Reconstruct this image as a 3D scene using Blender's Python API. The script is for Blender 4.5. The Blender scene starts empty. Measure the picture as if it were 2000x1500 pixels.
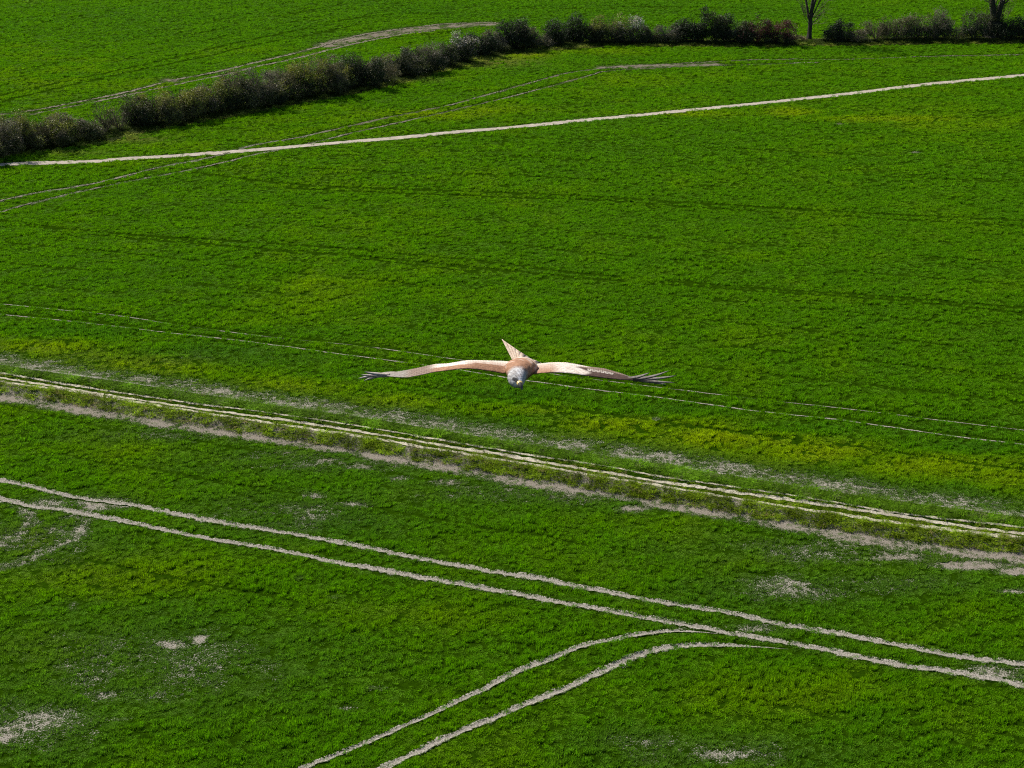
import bpy, math, random
import numpy as np
from mathutils import Vector, Matrix

# ------------------------------------------------------------------ camera
FPX = 3172.0            # focal length in pixels of the 2000 px wide photograph
H = 38.0
TH = math.radians(22.0)
scene = bpy.context.scene
cam_d = bpy.data.cameras.new("camera"); cam = bpy.data.objects.new("camera", cam_d)
scene.collection.objects.link(cam); scene.camera = cam
cam_d.sensor_width = 36.0; cam_d.lens = 36.0 * FPX / 2000.0
cam_d.clip_start = 0.1; cam_d.clip_end = 6000
cam.location = (0, 0, H)
cam.rotation_euler = (math.pi / 2 - TH, 0, 0)

# ------------------------------------------------------------------ light
SUN_EL = math.radians(42); SUN_DIR = Vector((-0.62, 0.70, 0)).normalized()
w = bpy.data.worlds.new("World"); scene.world = w; w.use_nodes = True
nt = w.node_tree; bg = nt.nodes["Background"]
sky = nt.nodes.new("ShaderNodeTexSky"); sky.sky_type = 'NISHITA'; sky.sun_disc = False
sky.sun_elevation = SUN_EL; sky.sun_rotation = math.atan2(SUN_DIR.x, SUN_DIR.y)
nt.links.new(sky.outputs[0], bg.inputs[0]); bg.inputs[1].default_value = 0.065
sd = bpy.data.lights.new("sun", 'SUN'); so = bpy.data.objects.new("sun", sd); scene.collection.objects.link(so)
sd.energy = 4.6; sd.angle = math.radians(0.53); sd.color = (1.0, 0.93, 0.82)
sv = Vector((SUN_DIR.x * math.cos(SUN_EL), SUN_DIR.y * math.cos(SUN_EL), math.sin(SUN_EL)))
so.rotation_euler = sv.to_track_quat('Z', 'Y').to_euler(); so.location = (0, 0, 80)
scene.cycles.filter_width = 1.1; scene.cycles.use_denoising = False
scene.view_settings.view_transform = 'Standard'; scene.view_settings.look = 'None'
scene.view_settings.exposure = 0.58; scene.view_settings.gamma = 1.0

rng = np.random.default_rng(7); random.seed(7)
COL = scene.collection
cF = np.array((0, math.cos(TH), -math.sin(TH))); cU = np.array((0, math.sin(TH), math.cos(TH))); cX = np.array((1.0, 0, 0))

def ray(u, v): return cF + (u - 1000) / FPX * cX - (v - 750) / FPX * cU
def at(u, v, z=0.0):
    d = ray(u, v); t = (z - H) / d[2]; return np.array((0, 0, H)) + d * t
def P(u, v, depth): return np.array((0, 0, H)) + ray(u, v) * depth
def uv_of(x, y, z=0.0):
    rx = x; ry = y; rz = z - H
    dep = ry * cF[1] + rz * cF[2]; up = ry * cU[1] + rz * cU[2]
    return 1000 + FPX * rx / dep, 750 - FPX * up / dep
def gl(pts, z=0.0): return np.array([at(u, v, z)[:2] for u, v in pts])

# ------------------------------------------------------------------ helpers
def hashn(ix, iy, seed):
    h = (ix.astype(np.int64) * 374761393 + iy.astype(np.int64) * 668265263 + seed * 974634777) & 0x7fffffff
    h = ((h ^ (h >> 13)) * 1274126177) & 0x7fffffff
    return ((h ^ (h >> 16)) & 0xffffff) / float(0xffffff)
def noise(x, y, s=1.0, seed=0):
    x = np.asarray(x, float) / s; y = np.asarray(y, float) / s
    ix = np.floor(x); iy = np.floor(y); fx = x - ix; fy = y - iy
    fx = fx * fx * (3 - 2 * fx); fy = fy * fy * (3 - 2 * fy)
    a = hashn(ix, iy, seed); b = hashn(ix + 1, iy, seed); c = hashn(ix, iy + 1, seed); d = hashn(ix + 1, iy + 1, seed)
    return (a * (1 - fx) + b * fx) * (1 - fy) + (c * (1 - fx) + d * fx) * fy
def fbm(x, y, s=1.0, seed=0, o=3):
    r = 0; t = 0
    for k in range(o):
        r = r + noise(x, y, s / 2 ** k, seed + k * 17) * 0.55 ** k; t += 0.55 ** k
    return r / t
def sstep(a, b, x): t = np.clip((x - a) / (b - a), 0, 1); return t * t * (3 - 2 * t)

def smooth_line(p, step=0.35):
    """resample a polyline as a Catmull-Rom curve"""
    p = np.asarray(p, float); q = np.vstack([2 * p[0] - p[1], p, 2 * p[-1] - p[-2]]); out = []
    for i in range(1, len(q) - 2):
        n = max(2, int(np.linalg.norm(q[i + 1] - q[i]) / step)); t = np.linspace(0, 1, n, endpoint=False)[:, None]
        out.append(0.5 * (2 * q[i] + (q[i + 1] - q[i - 1]) * t + (2 * q[i - 1] - 5 * q[i] + 4 * q[i + 1] - q[i + 2]) * t ** 2
                          + (-q[i - 1] + 3 * q[i] - 3 * q[i + 1] + q[i + 2]) * t ** 3))
    out.append(p[-1:]); return np.vstack(out)
def dist_line(x, y, L):
    """distance, signed side (positive on the right-hand side of travel), for many points"""
    a = L[:-1]; b = L[1:]; d = b - a; l2 = (d ** 2).sum(1) + 1e-9
    best = np.full(len(x), 1e9); sgn = np.ones(len(x))
    bb = (L.min(0) - 6, L.max(0) + 6)
    m = np.where((x > bb[0][0]) & (x < bb[1][0]) & (y > bb[0][1]) & (y < bb[1][1]))[0]
    for s in range(0, len(m), 20000):
        k = m[s:s + 20000]; px = x[k][:, None] - a[:, 0]; py = y[k][:, None] - a[:, 1]
        t = np.clip((px * d[:, 0] + py * d[:, 1]) / l2, 0, 1)
        qx = px - t * d[:, 0]; qy = py - t * d[:, 1]; D = qx * qx + qy * qy
        j = D.argmin(1); r = np.arange(len(k)); best[k] = np.sqrt(D[r, j])
        sgn[k] = np.sign(px[r, j] * d[j, 1] - py[r, j] * d[j, 0])
    return best, sgn

def mesh_np(name, V, F, mat, parent=None, col=None, smooth=False, mats=None, mi=None):
    """one mesh object from vertex array and a face array (or list of face arrays, 3 or 4 wide)"""
    me = bpy.data.meshes.new(name); V = np.asarray(V, np.float32)
    Fs = F if isinstance(F, list) else [F]; Fs = [np.asarray(f, np.int32) for f in Fs if len(f)]
    me.vertices.add(len(V)); me.vertices.foreach_set("co", V.ravel())
    loops = np.concatenate([f.ravel() for f in Fs]); tot = np.concatenate([np.full(len(f), f.shape[1], np.int32) for f in Fs])
    st = np.concatenate([[0], np.cumsum(tot)[:-1]]).astype(np.int32)
    me.loops.add(len(loops)); me.loops.foreach_set("vertex_index", loops)
    me.polygons.add(len(tot)); me.polygons.foreach_set("loop_start", st); me.polygons.foreach_set("loop_total", tot)
    if smooth: me.polygons.foreach_set("use_smooth", np.ones(len(tot), bool))
    if col is not None:
        a = me.color_attributes.new("tone", 'FLOAT_COLOR', 'POINT'); c = np.ones((len(V), 4), np.float32); c[:, :col.shape[1]] = col
        a.data.foreach_set("color", c.ravel())
    me.update(); me.validate(); me.materials.append(mat)
    o = bpy.data.objects.new(name, me); COL.objects.link(o)
    if parent is not None: o.parent = parent
    return o
def tag(o, label=None, cat=None, group=None, kind=None):
    if label: o["label"] = label
    if cat: o["category"] = cat
    if group: o["group"] = group
    if kind: o["kind"] = kind
    return o

# ------------------------------------------------------------------ materials
def new_mat(name):
    m = bpy.data.materials.new(name); m.use_nodes = True
    n = m.node_tree; return m, n, n.nodes["Principled BSDF"], n.nodes["Material Output"]
def nd(n, t, **k):
    x = n.nodes.new(t)
    for a, b in k.items(): setattr(x, a, b)
    return x
def mixc(n, fac, a, b, mode='MIX'):
    x = nd(n, "ShaderNodeMix", data_type='RGBA', blend_type=mode)
    for sock, val in ((x.inputs[0], fac), (x.inputs[6], a), (x.inputs[7], b)):
        if hasattr(val, "links"): n.links.new(val, sock)
        else: sock.default_value = val if not isinstance(val, tuple) else (*val, 1.0)[:4]
    return x.outputs[2]
def ntex(n, scale, detail=4, rough=0.6, vec=None):
    x = nd(n, "ShaderNodeTexNoise"); x.inputs["Scale"].default_value = scale; x.inputs["Detail"].default_value = detail
    x.inputs["Roughness"].default_value = rough
    if vec is not None: n.links.new(vec, x.inputs["Vector"])
    return x.outputs[0]
def ramp(n, src, a, b):
    x = nd(n, "ShaderNodeMapRange"); x.inputs[1].default_value = a; x.inputs[2].default_value = b; n.links.new(src, x.inputs[0]); return x.outputs[0]
def bump(n, src, bs, strength=0.5, dist=0.05):
    x = nd(n, "ShaderNodeBump"); x.inputs["Strength"].default_value = strength; x.inputs["Distance"].default_value = dist
    n.links.new(src, x.inputs["Height"]); n.links.new(x.outputs[0], bs.inputs["Normal"])

def leafy(name, attr_type, attr_name, trans=0.35, rough=0.55, base=None, var=0.25, spec=0.3):
    m, n, bs, out = new_mat(name)
    geo = nd(n, "ShaderNodeNewGeometry")
    if base is None:
        at_ = nd(n, "ShaderNodeAttribute", attribute_type=attr_type, attribute_name=attr_name); c = at_.outputs["Color"]
    else:
        rgb = nd(n, "ShaderNodeRGB"); rgb.outputs[0].default_value = (*base, 1); c = rgb.outputs[0]
    f = ramp(n, ntex(n, 9.0, 2, 0.6, geo.outputs["Position"]), 0.3, 0.7)
    hs = nd(n, "ShaderNodeHueSaturation"); n.links.new(c, hs.inputs["Color"])
    mr = nd(n, "ShaderNodeMapRange"); mr.inputs[3].default_value = 1 - var; mr.inputs[4].default_value = 1 + var
    n.links.new(f, mr.inputs[0]); n.links.new(mr.outputs[0], hs.inputs["Value"])
    n.links.new(hs.outputs[0], bs.inputs["Base Color"])
    bs.inputs["Roughness"].default_value = rough; bs.inputs["Specular IOR Level"].default_value = spec
    if trans > 0:
        tr = nd(n, "ShaderNodeBsdfTranslucent"); n.links.new(mixc(n, 0.5, hs.outputs[0], (0.9, 1.0, 0.25), 'MULTIPLY'), tr.inputs[0])
        mx = nd(n, "ShaderNodeMixShader"); mx.inputs[0].default_value = trans
        n.links.new(bs.outputs[0], mx.inputs[1]); n.links.new(tr.outputs[0], mx.inputs[2]); n.links.new(mx.outputs[0], out.inputs[0])
    return m
M_crop = leafy("crop_blades", 'INSTANCER', "tcol", 0.42, 0.7, var=0.2, spec=0.05)

def soil_mat(name, a, b, scale=6.0, dk=.62):
    m, n, bs, out = new_mat(name); geo = nd(n, "ShaderNodeNewGeometry")
    f = ntex(n, scale, 6, 0.7, geo.outputs["Position"]); g = ntex(n, 1.1, 3, 0.5, geo.outputs["Position"])
    c = mixc(n, ramp(n, f, 0.35, 0.65), a, b); c = mixc(n, ramp(n, g, 0.35, 0.75), c, tuple(x * 0.72 for x in a))
    n.links.new(c, bs.inputs["Base Color"]); bs.inputs["Roughness"].default_value = 0.95; bs.inputs["Specular IOR Level"].default_value = 0.1
    sp = ntex(n, 17.0, 3, .7, geo.outputs["Position"]); c2 = mixc(n, ramp(n, sp, .48, .62), c, tuple(x * dk for x in a)); n.links.new(c2, bs.inputs["Base Color"])
    bump(n, f, bs, 1.0, 0.06); return m
M_chalk = soil_mat("chalk_path", (0.42, 0.37, 0.31), (0.55, 0.49, 0.42))
M_soil = soil_mat("dry_soil", (0.25, 0.23, 0.205), (0.46, 0.43, 0.395), 9.0, .45)
M_brown = soil_mat("brown_soil", (0.13, 0.10, 0.078), (0.24, 0.19, 0.15), 3.0)
M_ridge = soil_mat("worn_ridge_path", (0.48, 0.43, 0.34), (0.64, 0.59, 0.48), 7.0)

# ground material: soil under the crop, thin green cover, bare amount per vertex
m, n, bs, out = new_mat("ground"); M_ground = m
geo = nd(n, "ShaderNodeNewGeometry"); at_ = nd(n, "ShaderNodeAttribute", attribute_type='GEOMETRY', attribute_name="tone")
f1 = ntex(n, 3.2, 6, 0.7, geo.outputs["Position"]); f2 = ntex(n, 14, 4, 0.7, geo.outputs["Position"]); f3 = ntex(n, 0.12, 3, 0.5, geo.outputs["Position"])
green = mixc(n, ramp(n, f1, 0.35, 0.65), (0.007, 0.021, 0.0004), (0.022, 0.058, 0.0008))  # cover colour darkened to paint the shade in crop gaps and tramlines
sep = nd(n, "ShaderNodeSeparateColor"); n.links.new(at_.outputs["Color"], sep.inputs[0])
soil = mixc(n, ramp(n, f2, 0.35, 0.65), (0.12, 0.11, 0.09), (0.40, 0.37, 0.325))
soil = mixc(n, sep.outputs[1], soil, (0.16, 0.13, 0.10))
ad = nd(n, "ShaderNodeMath", operation='ADD'); n.links.new(sep.outputs[0], ad.inputs[0])
sc = nd(n, "ShaderNodeMath", operation='MULTIPLY_ADD'); n.links.new(f1, sc.inputs[0]); sc.inputs[1].default_value = 1.6; sc.inputs[2].default_value = -0.8
sc2 = nd(n, "ShaderNodeMath", operation='MULTIPLY_ADD'); n.links.new(f2, sc2.inputs[0]); sc2.inputs[1].default_value = 2.6; n.links.new(sc.outputs[0], sc2.inputs[2])
sc3 = nd(n, "ShaderNodeMath", operation='SUBTRACT'); n.links.new(sc2.outputs[0], sc3.inputs[0]); sc3.inputs[1].default_value = 1.3
gate = nd(n, "ShaderNodeMapRange"); gate.inputs[1].default_value = .0; gate.inputs[2].default_value = .35; gate.inputs[3].default_value = .1; n.links.new(sep.outputs[0], gate.inputs[0])
sc4 = nd(n, "ShaderNodeMath", operation='MULTIPLY'); n.links.new(sc3.outputs[0], sc4.inputs[0]); n.links.new(gate.outputs[0], sc4.inputs[1]); n.links.new(sc4.outputs[0], ad.inputs[1])
n.links.new(mixc(n, ramp(n, ad.outputs[0], 0.6, 0.85), green, soil), bs.inputs["Base Color"])
bs.inputs["Roughness"].default_value = 1.0; bs.inputs["Specular IOR Level"].default_value = 0.0
bump(n, f1, bs, 0.8, 0.08)

# ------------------------------------------------------------------ lines read from the place
ZR = 0.30      # height of the ridge path above the fields
LINES = {
 # footpath
 'foot': [(-60,326),(32,320),(175,316),(250,310),(350,304),(500,293),(650,280),(800,267),(900,257),(1000,249),(1150,234),(1300,220),(1500,200),(1650,184),(1800,166),(2000,147),(2300,119)],
 # near tramlines
 't1a': [(-120,905),(0,938),(70,953),(122,967),(182,978),(262,988),(350,1006),(437,1022),(525,1036),(612,1051),(700,1067),(800,1088),(867,1100),(973,1119),(1053,1130),(1133,1148),(1300,1178),(1405,1195),(1475,1209),(1527,1220),(1650,1241),(1755,1262),(1895,1286),(2000,1299),(2150,1322)],
 't1b': [(-120,945),(0,974),(52,988),(115,995),(210,1013),(315,1034),(420,1055),(525,1072),(612,1090),(661,1100),(733,1112),(840,1132),(893,1141),(1000,1159),(1080,1175),(1133,1184),(1317,1218),(1422,1237),(1545,1258),(1650,1278),(1755,1299),(1895,1318),(2000,1340),(2150,1370)],
 't2a': [(1420,1240),(1320,1233),(1230,1243),(1180,1254),(1133,1264),(1067,1291),(1000,1316),(960,1340),(907,1364),(853,1391),(787,1420),(733,1444),(667,1471),(600,1497),(500,1540)],
 't2b': [(1540,1268),(1490,1264),(1380,1261),(1280,1270),(1200,1301),(1133,1332),(1080,1356),(1000,1388),(933,1417),(867,1444),(813,1471),(760,1496),(680,1540)],
 't3a': [(45,999),(60,1015),(42,1041),(0,1065),(-60,1090)],
 't3b': [(165,1018),(157,1044),(115,1064),(52,1093),(0,1108),(-60,1125)],
 # upper tramline pair
 'a1': [(-100,583),(0,592),(87,600),(245,617),(350,633),(525,656),(700,673),(870,697),(1000,716),(1130,735),(1400,768),(1685,800),(1825,817),(2000,838),(2120,852)],
 'a2': [(-100,602),(0,612),(140,626),(280,642),(420,658),(560,675),(700,694),(870,717),(1000,737),(1074,747),(1202,764),(1330,780),(1475,800),(1650,819),(1860,849),(2000,866),(2120,880)],
 'c1': [(-80,424),(40,437),(200,455),(400,468),(650,485),(850,503),(1000,517),(1130,535),(1400,558),(1700,578),(2000,603),(2120,613)],
 'c2': [(100,452),(300,470),(500,486),(700,502),(1000,530),(1200,549),(1500,571),(1750,588),(2000,613),(2120,625)],
 'd1': [(380,337),(420,343),(540,358),(700,368),(1000,378),(1150,385),(1400,400),(1650,415),(2000,433),(2120,440)],
 'd2': [(560,368),(700,376),(1000,386),(1200,394),(1400,409),(1650,424),(2000,443)],
 # turning tramline by the hedge
 'g1': [(-60,404),(0,392),(82,375),(175,360),(275,336),(325,324),(400,310),(450,297),(500,283),(600,265),(750,231),(875,206),(1000,172),(1075,151),(1125,140),(1200,132),(1325,124),(1400,120),(1500,116),(1675,115),(1825,110),(2000,107),(2150,104)],
 'g2': [(-60,430),(0,415),(40,403),(120,383),(237,357),(325,341),(425,320),(500,302),(600,281),(700,257),(800,235),(925,206),(1000,188),(1062,172),(1150,148),(1187,139),(1290,133),(1400,128),(1600,122)],
 'k1': [(1420,135),(1560,143),(1700,150),(1800,152)],
 'k2': [(1000,193),(1080,188),(1150,198)],
 'k3': [(1750,213),(1850,219),(1990,222)],
 # beyond the hedge
 'i1': [(-60,238),(0,225),(87,212),(175,195),(250,180),(337,157),(420,142),(500,122),(600,98),(700,70),(800,55),(875,47),(975,45)],
 'i2': [(60,224),(125,211),(225,191),(362,162),(450,144),(500,131),(575,115),(675,90),(775,69),(850,60)],
 'j1': [(-60,200),(0,187),(150,155),(260,132),(375,105),(450,87),(540,68),(620,52)],
 'j2': [(-40,212),(40,190),(180,158),(300,132),(400,112),(480,92),(600,70),(700,48)],
 'j3': [(640,45),(750,30),(890,26)], 'j4': [(1010,17),(1080,18),(1150,17)], 'j5': [(1190,14),(1300,14),(1500,17)],
 'j6': [(700,82),(800,70),(900,60)],
}
G = {k: smooth_line(gl(v), 0.4) for k, v in LINES.items()}
for i_, (nm, off) in enumerate((('a1', 4.2), ('a1', 8.6), ('a1', 13.5), ('a1', 18.2), ('c1', 5.5), ('c1', 11.0), ('d1', 6.0), ('d1', 13.0), ('d1', 21.0), ('j1', 9.0), ('j1', 17.0), ('j1', 26.0), ('a2', -4.0), ('t1b', -4.5), ('t1a', 4.5), ('t1a', 9.0))):
    G['m%d' % i_] = G[nm] + np.array((0, off))
RIDGE = {
 'ra': [(-120,712),(0,731),(175,759),(350,786),(525,809),(700,835),(900,869),(1020,889),(1120,904),(1200,917),(1300,935),(1580,976),(1755,1005),(2000,1034),(2130,1052)],
 'rb': [(-120,719),(0,738),(175,766),(350,793),(525,817),(700,843),(900,876),(1000,892),(1100,910),(1200,926),(1300,943),(1545,978),(1720,1004),(1895,1030),(2000,1043),(2130,1062)],
 'rc': [(-120,725),(0,745),(140,764),(245,782),(350,799),(525,826),(630,842),(740,858),(820,872),(900,885),(960,896),(1060,911),(1160,929),(1300,951),(1475,980),(1580,996),(1755,1022),(1895,1040),(2000,1052),(2130,1072)],
}
for k, v in RIDGE.items(): G[k] = smooth_line(gl(v, ZR), 0.4)
G['rd'] = smooth_line(gl([(-120,692),(0,714),(87,728),(210,745),(350,764),(490,785),(700,815),(900,847),(980,859),(1060,871),(1140,882),(1220,894),(1300,907),(1475,933),(1615,956),(1755,978),(1895,996),(2000,1013),(2130,1032)], 0.2), 0.4)
G['re'] = smooth_line(gl([(-120,748),(0,770),(140,792),(350,826),(525,850),(740,884),(900,912),(1040,938),(1160,952),(1260,970),(1335,985),(1475,1008),(1650,1040),(1790,1062),(2000,1086),(2130,1106)]), 0.4)
HEDGE = smooth_line(gl([(-140,322),(0,297),(75,284),(175,271),(265,250),(355,234),(470,214),(565,195),(670,177),(790,149),(905,116),(1000,98),(1083,91),(1195,85),(1440,85),(1642,83),(1830,80),(2000,79),(2200,78)]), 0.8)

def terrain(x, y):
    d, s = dist_line(x, y, G['rc']); sd_ = d * s      # positive: camera side
    z = ZR * np.where(sd_ > 0, 1 - sstep(0.15, 1.25, sd_), 1 - sstep(1.3, 4.5, -sd_))
    z += 0.10 * (1 - sstep(0.6, 1.3, np.abs(-sd_ - 1.75))) * (d < 5)
    hd, _ = dist_line(x, y, HEDGE); z += 0.25 * (1 - sstep(0.5, 2.2, hd))
    z += 0.05 * (fbm(x, y, 4.0, 5) - 0.5) * sstep(1, 3, d)
    return z

# bare patches: (u, v, rx px, ry px, strength)
PATCH = [(341,1260,22,9,1.4),(387,1249,14,7,1.3),(283,1293,14,4,1),(232,1307,14,5,1),(421,1305,20,9,1),(315,1357,12,5,1.2),(195,1357,28,9,1),
 (72,1397,18,6,1),(20,1422,26,10,1),(8,1440,22,14,1.3),(61,1423,13,6,1),(232,1404,16,4,.9),(115,1390,14,6,.9),(141,1185,10,9,.8),(53,1217,8,5,.8),(735,1345,16,5,1),(680,1383,13,5,1),(656,1169,10,4,1),
 (611,967,22,6,1.1),(692,986,28,6,1.2),(642,1009,20,5,1),(1560,1141,50,9,1),(585,1130,8,4,.7),(410,855,20,4,.8),(1230,994,30,7,1.2),(1050,968,30,5,.9),(1410,1475,50,14,.9),(330,850,14,4,.6),
 (870,942,30,6,1),(700,912,34,6,1),(780,934,26,5,.8),(1760,1088,60,8,1.2),(1900,1104,80,8,1.3),(1990,1115,40,8,1.3),(1975,1155,30,4,1),(335,157,18,4,1.1),(100,706,26,5,.8),(1283,818,9,3,1.2),(300,990,20,5,.4),
 (640,898,30,5,1),(560,884,30,5,.8),(480,912,10,3,.8),(1638,242,6,1.5,1.2),(1788,297,8,1.5,1.2),(40,1418,130,55,.78),(300,1300,230,65,.66),(560,1010,150,38,.6),(1400,1475,180,30,.6),(1750,1075,300,30,.72),(1150,965,300,22,.6),(1540,1150,130,28,.7),(60,1060,140,40,.7),(700,900,260,22,.6),(1250,1450,100,20,.5),(400,850,250,16,.5),(200,985,60,14,1.0),(90,985,60,14,.9),(150,1010,40,9,.9),(1960,1312,60,16,1.1),(1480,1225,60,10,.8),(1350,1225,40,8,.9),(1700,1140,200,22,.5),(250,700,260,14,.35)]
SWATHS = [  # thinner crop along these lines: line, half width, amount
 ('rd', 3.8, 0.62), ('re', 1.6, 0.92), ('foot', 1.5, 0.25), ('t1a', 0.8, 0.25), ('t1b', 0.8, 0.25)]
YEL = [(1000,800,150,14,.8),(1200,830,150,22,1.1),(1400,855,160,28,1.2),(1600,882,160,28,1.1),(1800,908,160,28,1.0),(1980,928,100,24,.8),(60,680,150,22,.8),(300,715,150,22,.8),(550,755,150,22,.7),(780,785,130,16,.7),(1450,860,260,30,1.0),(1150,850,160,22,.7),(1850,900,200,26,.7),(1100,800,200,12,.3),(1540,220,60,9,1.3),(1350,222,120,7,.8),(1750,233,180,7,1.0),(1900,245,160,14,.4),(870,225,90,9,.9),(960,215,80,10,.6),
 (1030,108,60,8,1.0),(900,125,40,6,.8),(1150,100,120,8,.6),(500,98,80,10,.4),(250,165,120,14,.45),(110,160,120,30,.3),(1250,150,200,12,.3),(250,1130,200,40,.45),(1500,1360,280,50,.45),
 (800,1200,200,30,.35),(180,880,140,30,.35),(400,740,300,24,.25),(120,690,160,25,.5),(60,1060,50,30,.6),(650,560,200,40,.1),(1400,350,250,30,.2),(100,110,250,30,.1),(1700,60,200,20,.25),(60,320,300,12,.1)]
BLU = [(150,648,150,14,.7),(420,685,150,16,.8),(700,730,150,16,.7),(1000,770,150,14,.7),(1300,800,150,14,.8),(1600,838,150,16,.9),(1900,872,150,18,.9),(1800,840,230,22,.7),(1200,790,180,16,.5),(650,650,250,16,.4),(550,700,170,20,.5),(200,640,130,18,.35),(300,40,350,50,.35),(1200,20,800,30,.4),(1060,140,90,14,.5),(1680,100,180,10,.5),(400,1210,300,40,.2),  # bluer, darker crop; the blob beside the bare tree paints its shadow
 (600,1030,200,25,.4),(1500,1170,300,40,.35),(1250,300,300,50,.3),(900,1180,200,20,.1),(150,150,160,6,.3)]
def blobs(u, v, L):
    r = np.zeros_like(u)
    for a, b, rx, ry, s in L: r = np.maximum(r, s * np.exp(-(((u - a) / rx) ** 2 + ((v - b) / ry) ** 2)))
    return r

def bareness(x, y):
    u, v = uv_of(x, y); b = np.zeros_like(x)
    nz = fbm(x, y, 1.3, 31); nf = fbm(x, y, 0.45, 77, 2)
    b = np.maximum(b, blobs(u, v, [(p, q, 1.35 * e, 1.3 * f, g * .85) for p, q, e, f, g in PATCH]) * (0.35 + 1.2 * nz))
    for k, hw, s in SWATHS:
        d, sg = dist_line(x, y, G[k])
        if k == 'rd': a = (sg < 0)          # beyond the boundary line only
        else: a = np.ones_like(d)
        b = np.maximum(b, s * (1 - sstep(hw * 0.3, hw, d)) * a * (0.45 + 1.1 * nz))
    for k, hw, s in (('t3a', .6, .72), ('t3b', .6, .72), ('i1', .9, .45), ('i2', .5, .55), ('g1', .5, .7), ('g2', .45, .6)):
        d, _ = dist_line(x, y, G[k]); b = np.maximum(b, s * (1 - sstep(hw * .5, hw, d)) * (.55 + .9 * nz))
    d, _ = dist_line(x, y, smooth_line(gl([(1180,132),(1270,129),(1370,127),(1395,126)]))); b = np.maximum(b, 0.9 * (1 - sstep(.4, 2.0, d)) * (.4 + 1.1 * nz))
    d, _ = dist_line(x, y, smooth_line(gl([(640,88),(700,74),(780,61),(860,53),(950,47)]))); b = np.maximum(b, 0.95 * (1 - sstep(.6, 3.2, d)) * (.4 + 1.1 * nz))
    return b + 0.25 * (nf - 0.5)

# ------------------------------------------------------------------ ground sheet
xs = np.concatenate([[-3000,-1200,-500,-250,-150], np.arange(-105, 105.1, 0.5), [150,250,500,1200,3000]])
ys = np.concatenate([[-800,-200,-50,0,25,40], np.arange(48, 125, 0.22), np.arange(125, 290, 0.6), [300,330,380,500,900,2000,4500]])
X, Y = np.meshgrid(xs, ys); fx, fy = X.ravel(), Y.ravel()
Z = np.zeros_like(fx); inn = (np.abs(fx) <= 106) & (fy >= 47) & (fy < 291)
Z[inn] = terrain(fx[inn], fy[inn]); B = np.zeros_like(fx); B[inn] = np.clip(bareness(fx[inn], fy[inn]), 0, 1.2)
BR = np.zeros_like(fx); uu_, vv_ = uv_of(fx[inn], fy[inn]); BR[inn] = np.where(vv_ < 260, .75, 0.15); dre, _ = dist_line(fx[inn], fy[inn], G['re']); BR[inn] = np.maximum(BR[inn], .45 * (dre < 2.2))
nx, ny = len(xs), len(ys); i = np.arange(nx - 1)[None, :] + nx * np.arange(ny - 1)[:, None]
F = np.stack([i, i + 1, i + nx + 1, i + nx], -1).reshape(-1, 4)
tag(mesh_np("ground", np.stack([fx, fy, Z], 1), F, M_ground, col=np.stack([B, BR, B * 0], 1), smooth=True), kind="structure")

# ------------------------------------------------------------------ worn tracks laid on the ground
def ribbon(name, line, hw, mat, lift=0.012, jit=0.3, seed=1, gap=0.0, brn=0.0, taper=0):
    L = smooth_line(line[::3] if len(line) > 12 else line, 0.18); t = np.gradient(L, axis=0); t /= np.linalg.norm(t, axis=1)[:, None] + 1e-9
    nrm = np.stack([-t[:, 1], t[:, 0]], 1); s = np.arange(len(L)) * 0.18
    wl = hw * (1 + jit * 2 * (fbm(s, s * 0 + seed, 1.0, seed) - .5) + jit * (hashn(np.arange(len(L)), np.arange(len(L)) * 0, seed) - .5))
    wr = hw * (1 + jit * 2 * (fbm(s, s * 0 + seed + 9, 1.0, seed + 4) - .5) + jit * (hashn(np.arange(len(L)), np.arange(len(L)) * 0, seed + 5) - .5))
    wm = .75 + .7 * fbm(s, s * 0 + 5, 7.0, seed + 50, 2); wl *= wm; wr *= wm
    if True:
        k = hashn(np.arange(len(L)), np.arange(len(L)) * 0, seed + 31) * hashn(np.arange(len(L)) // 2, np.arange(len(L)) * 0, seed + 32); wl *= 1 - jit * .9 * (k > .35); wr *= 1 - jit * .9 * (k < .06)
    if taper:
        e = sstep(-.3, 4.0, s) if taper == 1 else sstep(-.3, 4.0, s[::-1] - s[::-1].min()); wl *= e; wr *= e
    if gap > 0:
        k = sstep(gap, gap + .12, fbm(s, s * 0 + 3, 2.4, seed + 8)); wl *= 0.05 + k; wr *= 0.05 + k
    broken = mat is M_track
    if broken: wl = wl * 1.25; wr = wr * 1.25
    rows = [L + nrm * (wl * c)[:, None] for c in (1, .8, .45)] + [L] + [L - nrm * (wr * c)[:, None] for c in (.45, .8, 1)]
    V = np.vstack(rows); z = terrain(V[:, 0], V[:, 1]) + lift + np.repeat([-.02, .045, 0, 0, 0, .045, -.02], len(L)) * (hw > .12) * (name == 'wheel_track') * np.tile(np.clip(wl / hw, 0, 1) ** 2, 7); V = np.column_stack([V, z]); N = len(L); F = []
    for r in range(6):
        a = np.arange(N - 1) + r * N; F.append(np.stack([a + N, a + N + 1, a + 1, a], 1))
    tn = np.repeat([.2, .55, .95, 1.25, .95, .55, .2], N); br = np.full(7 * N, brn); return tag(mesh_np(name, V, np.vstack(F), mat, smooth=True, col=np.stack([tn, br, br * 0], 1)), kind="structure")
M_track = M_ground
ribbon("footpath", G['foot'], 0.56, M_chalk, 0.016, 0.14, 3)
for k in ('t1a', 't1b', 't2a', 't2b'): ribbon("wheel_track", G[k], 0.215 if k != 't2a' else 0.17, M_track, 0.014, 0.38, len(k) + ord(k[1]) + ord(k[2]), taper=int(k[1] == '2'))
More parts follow.
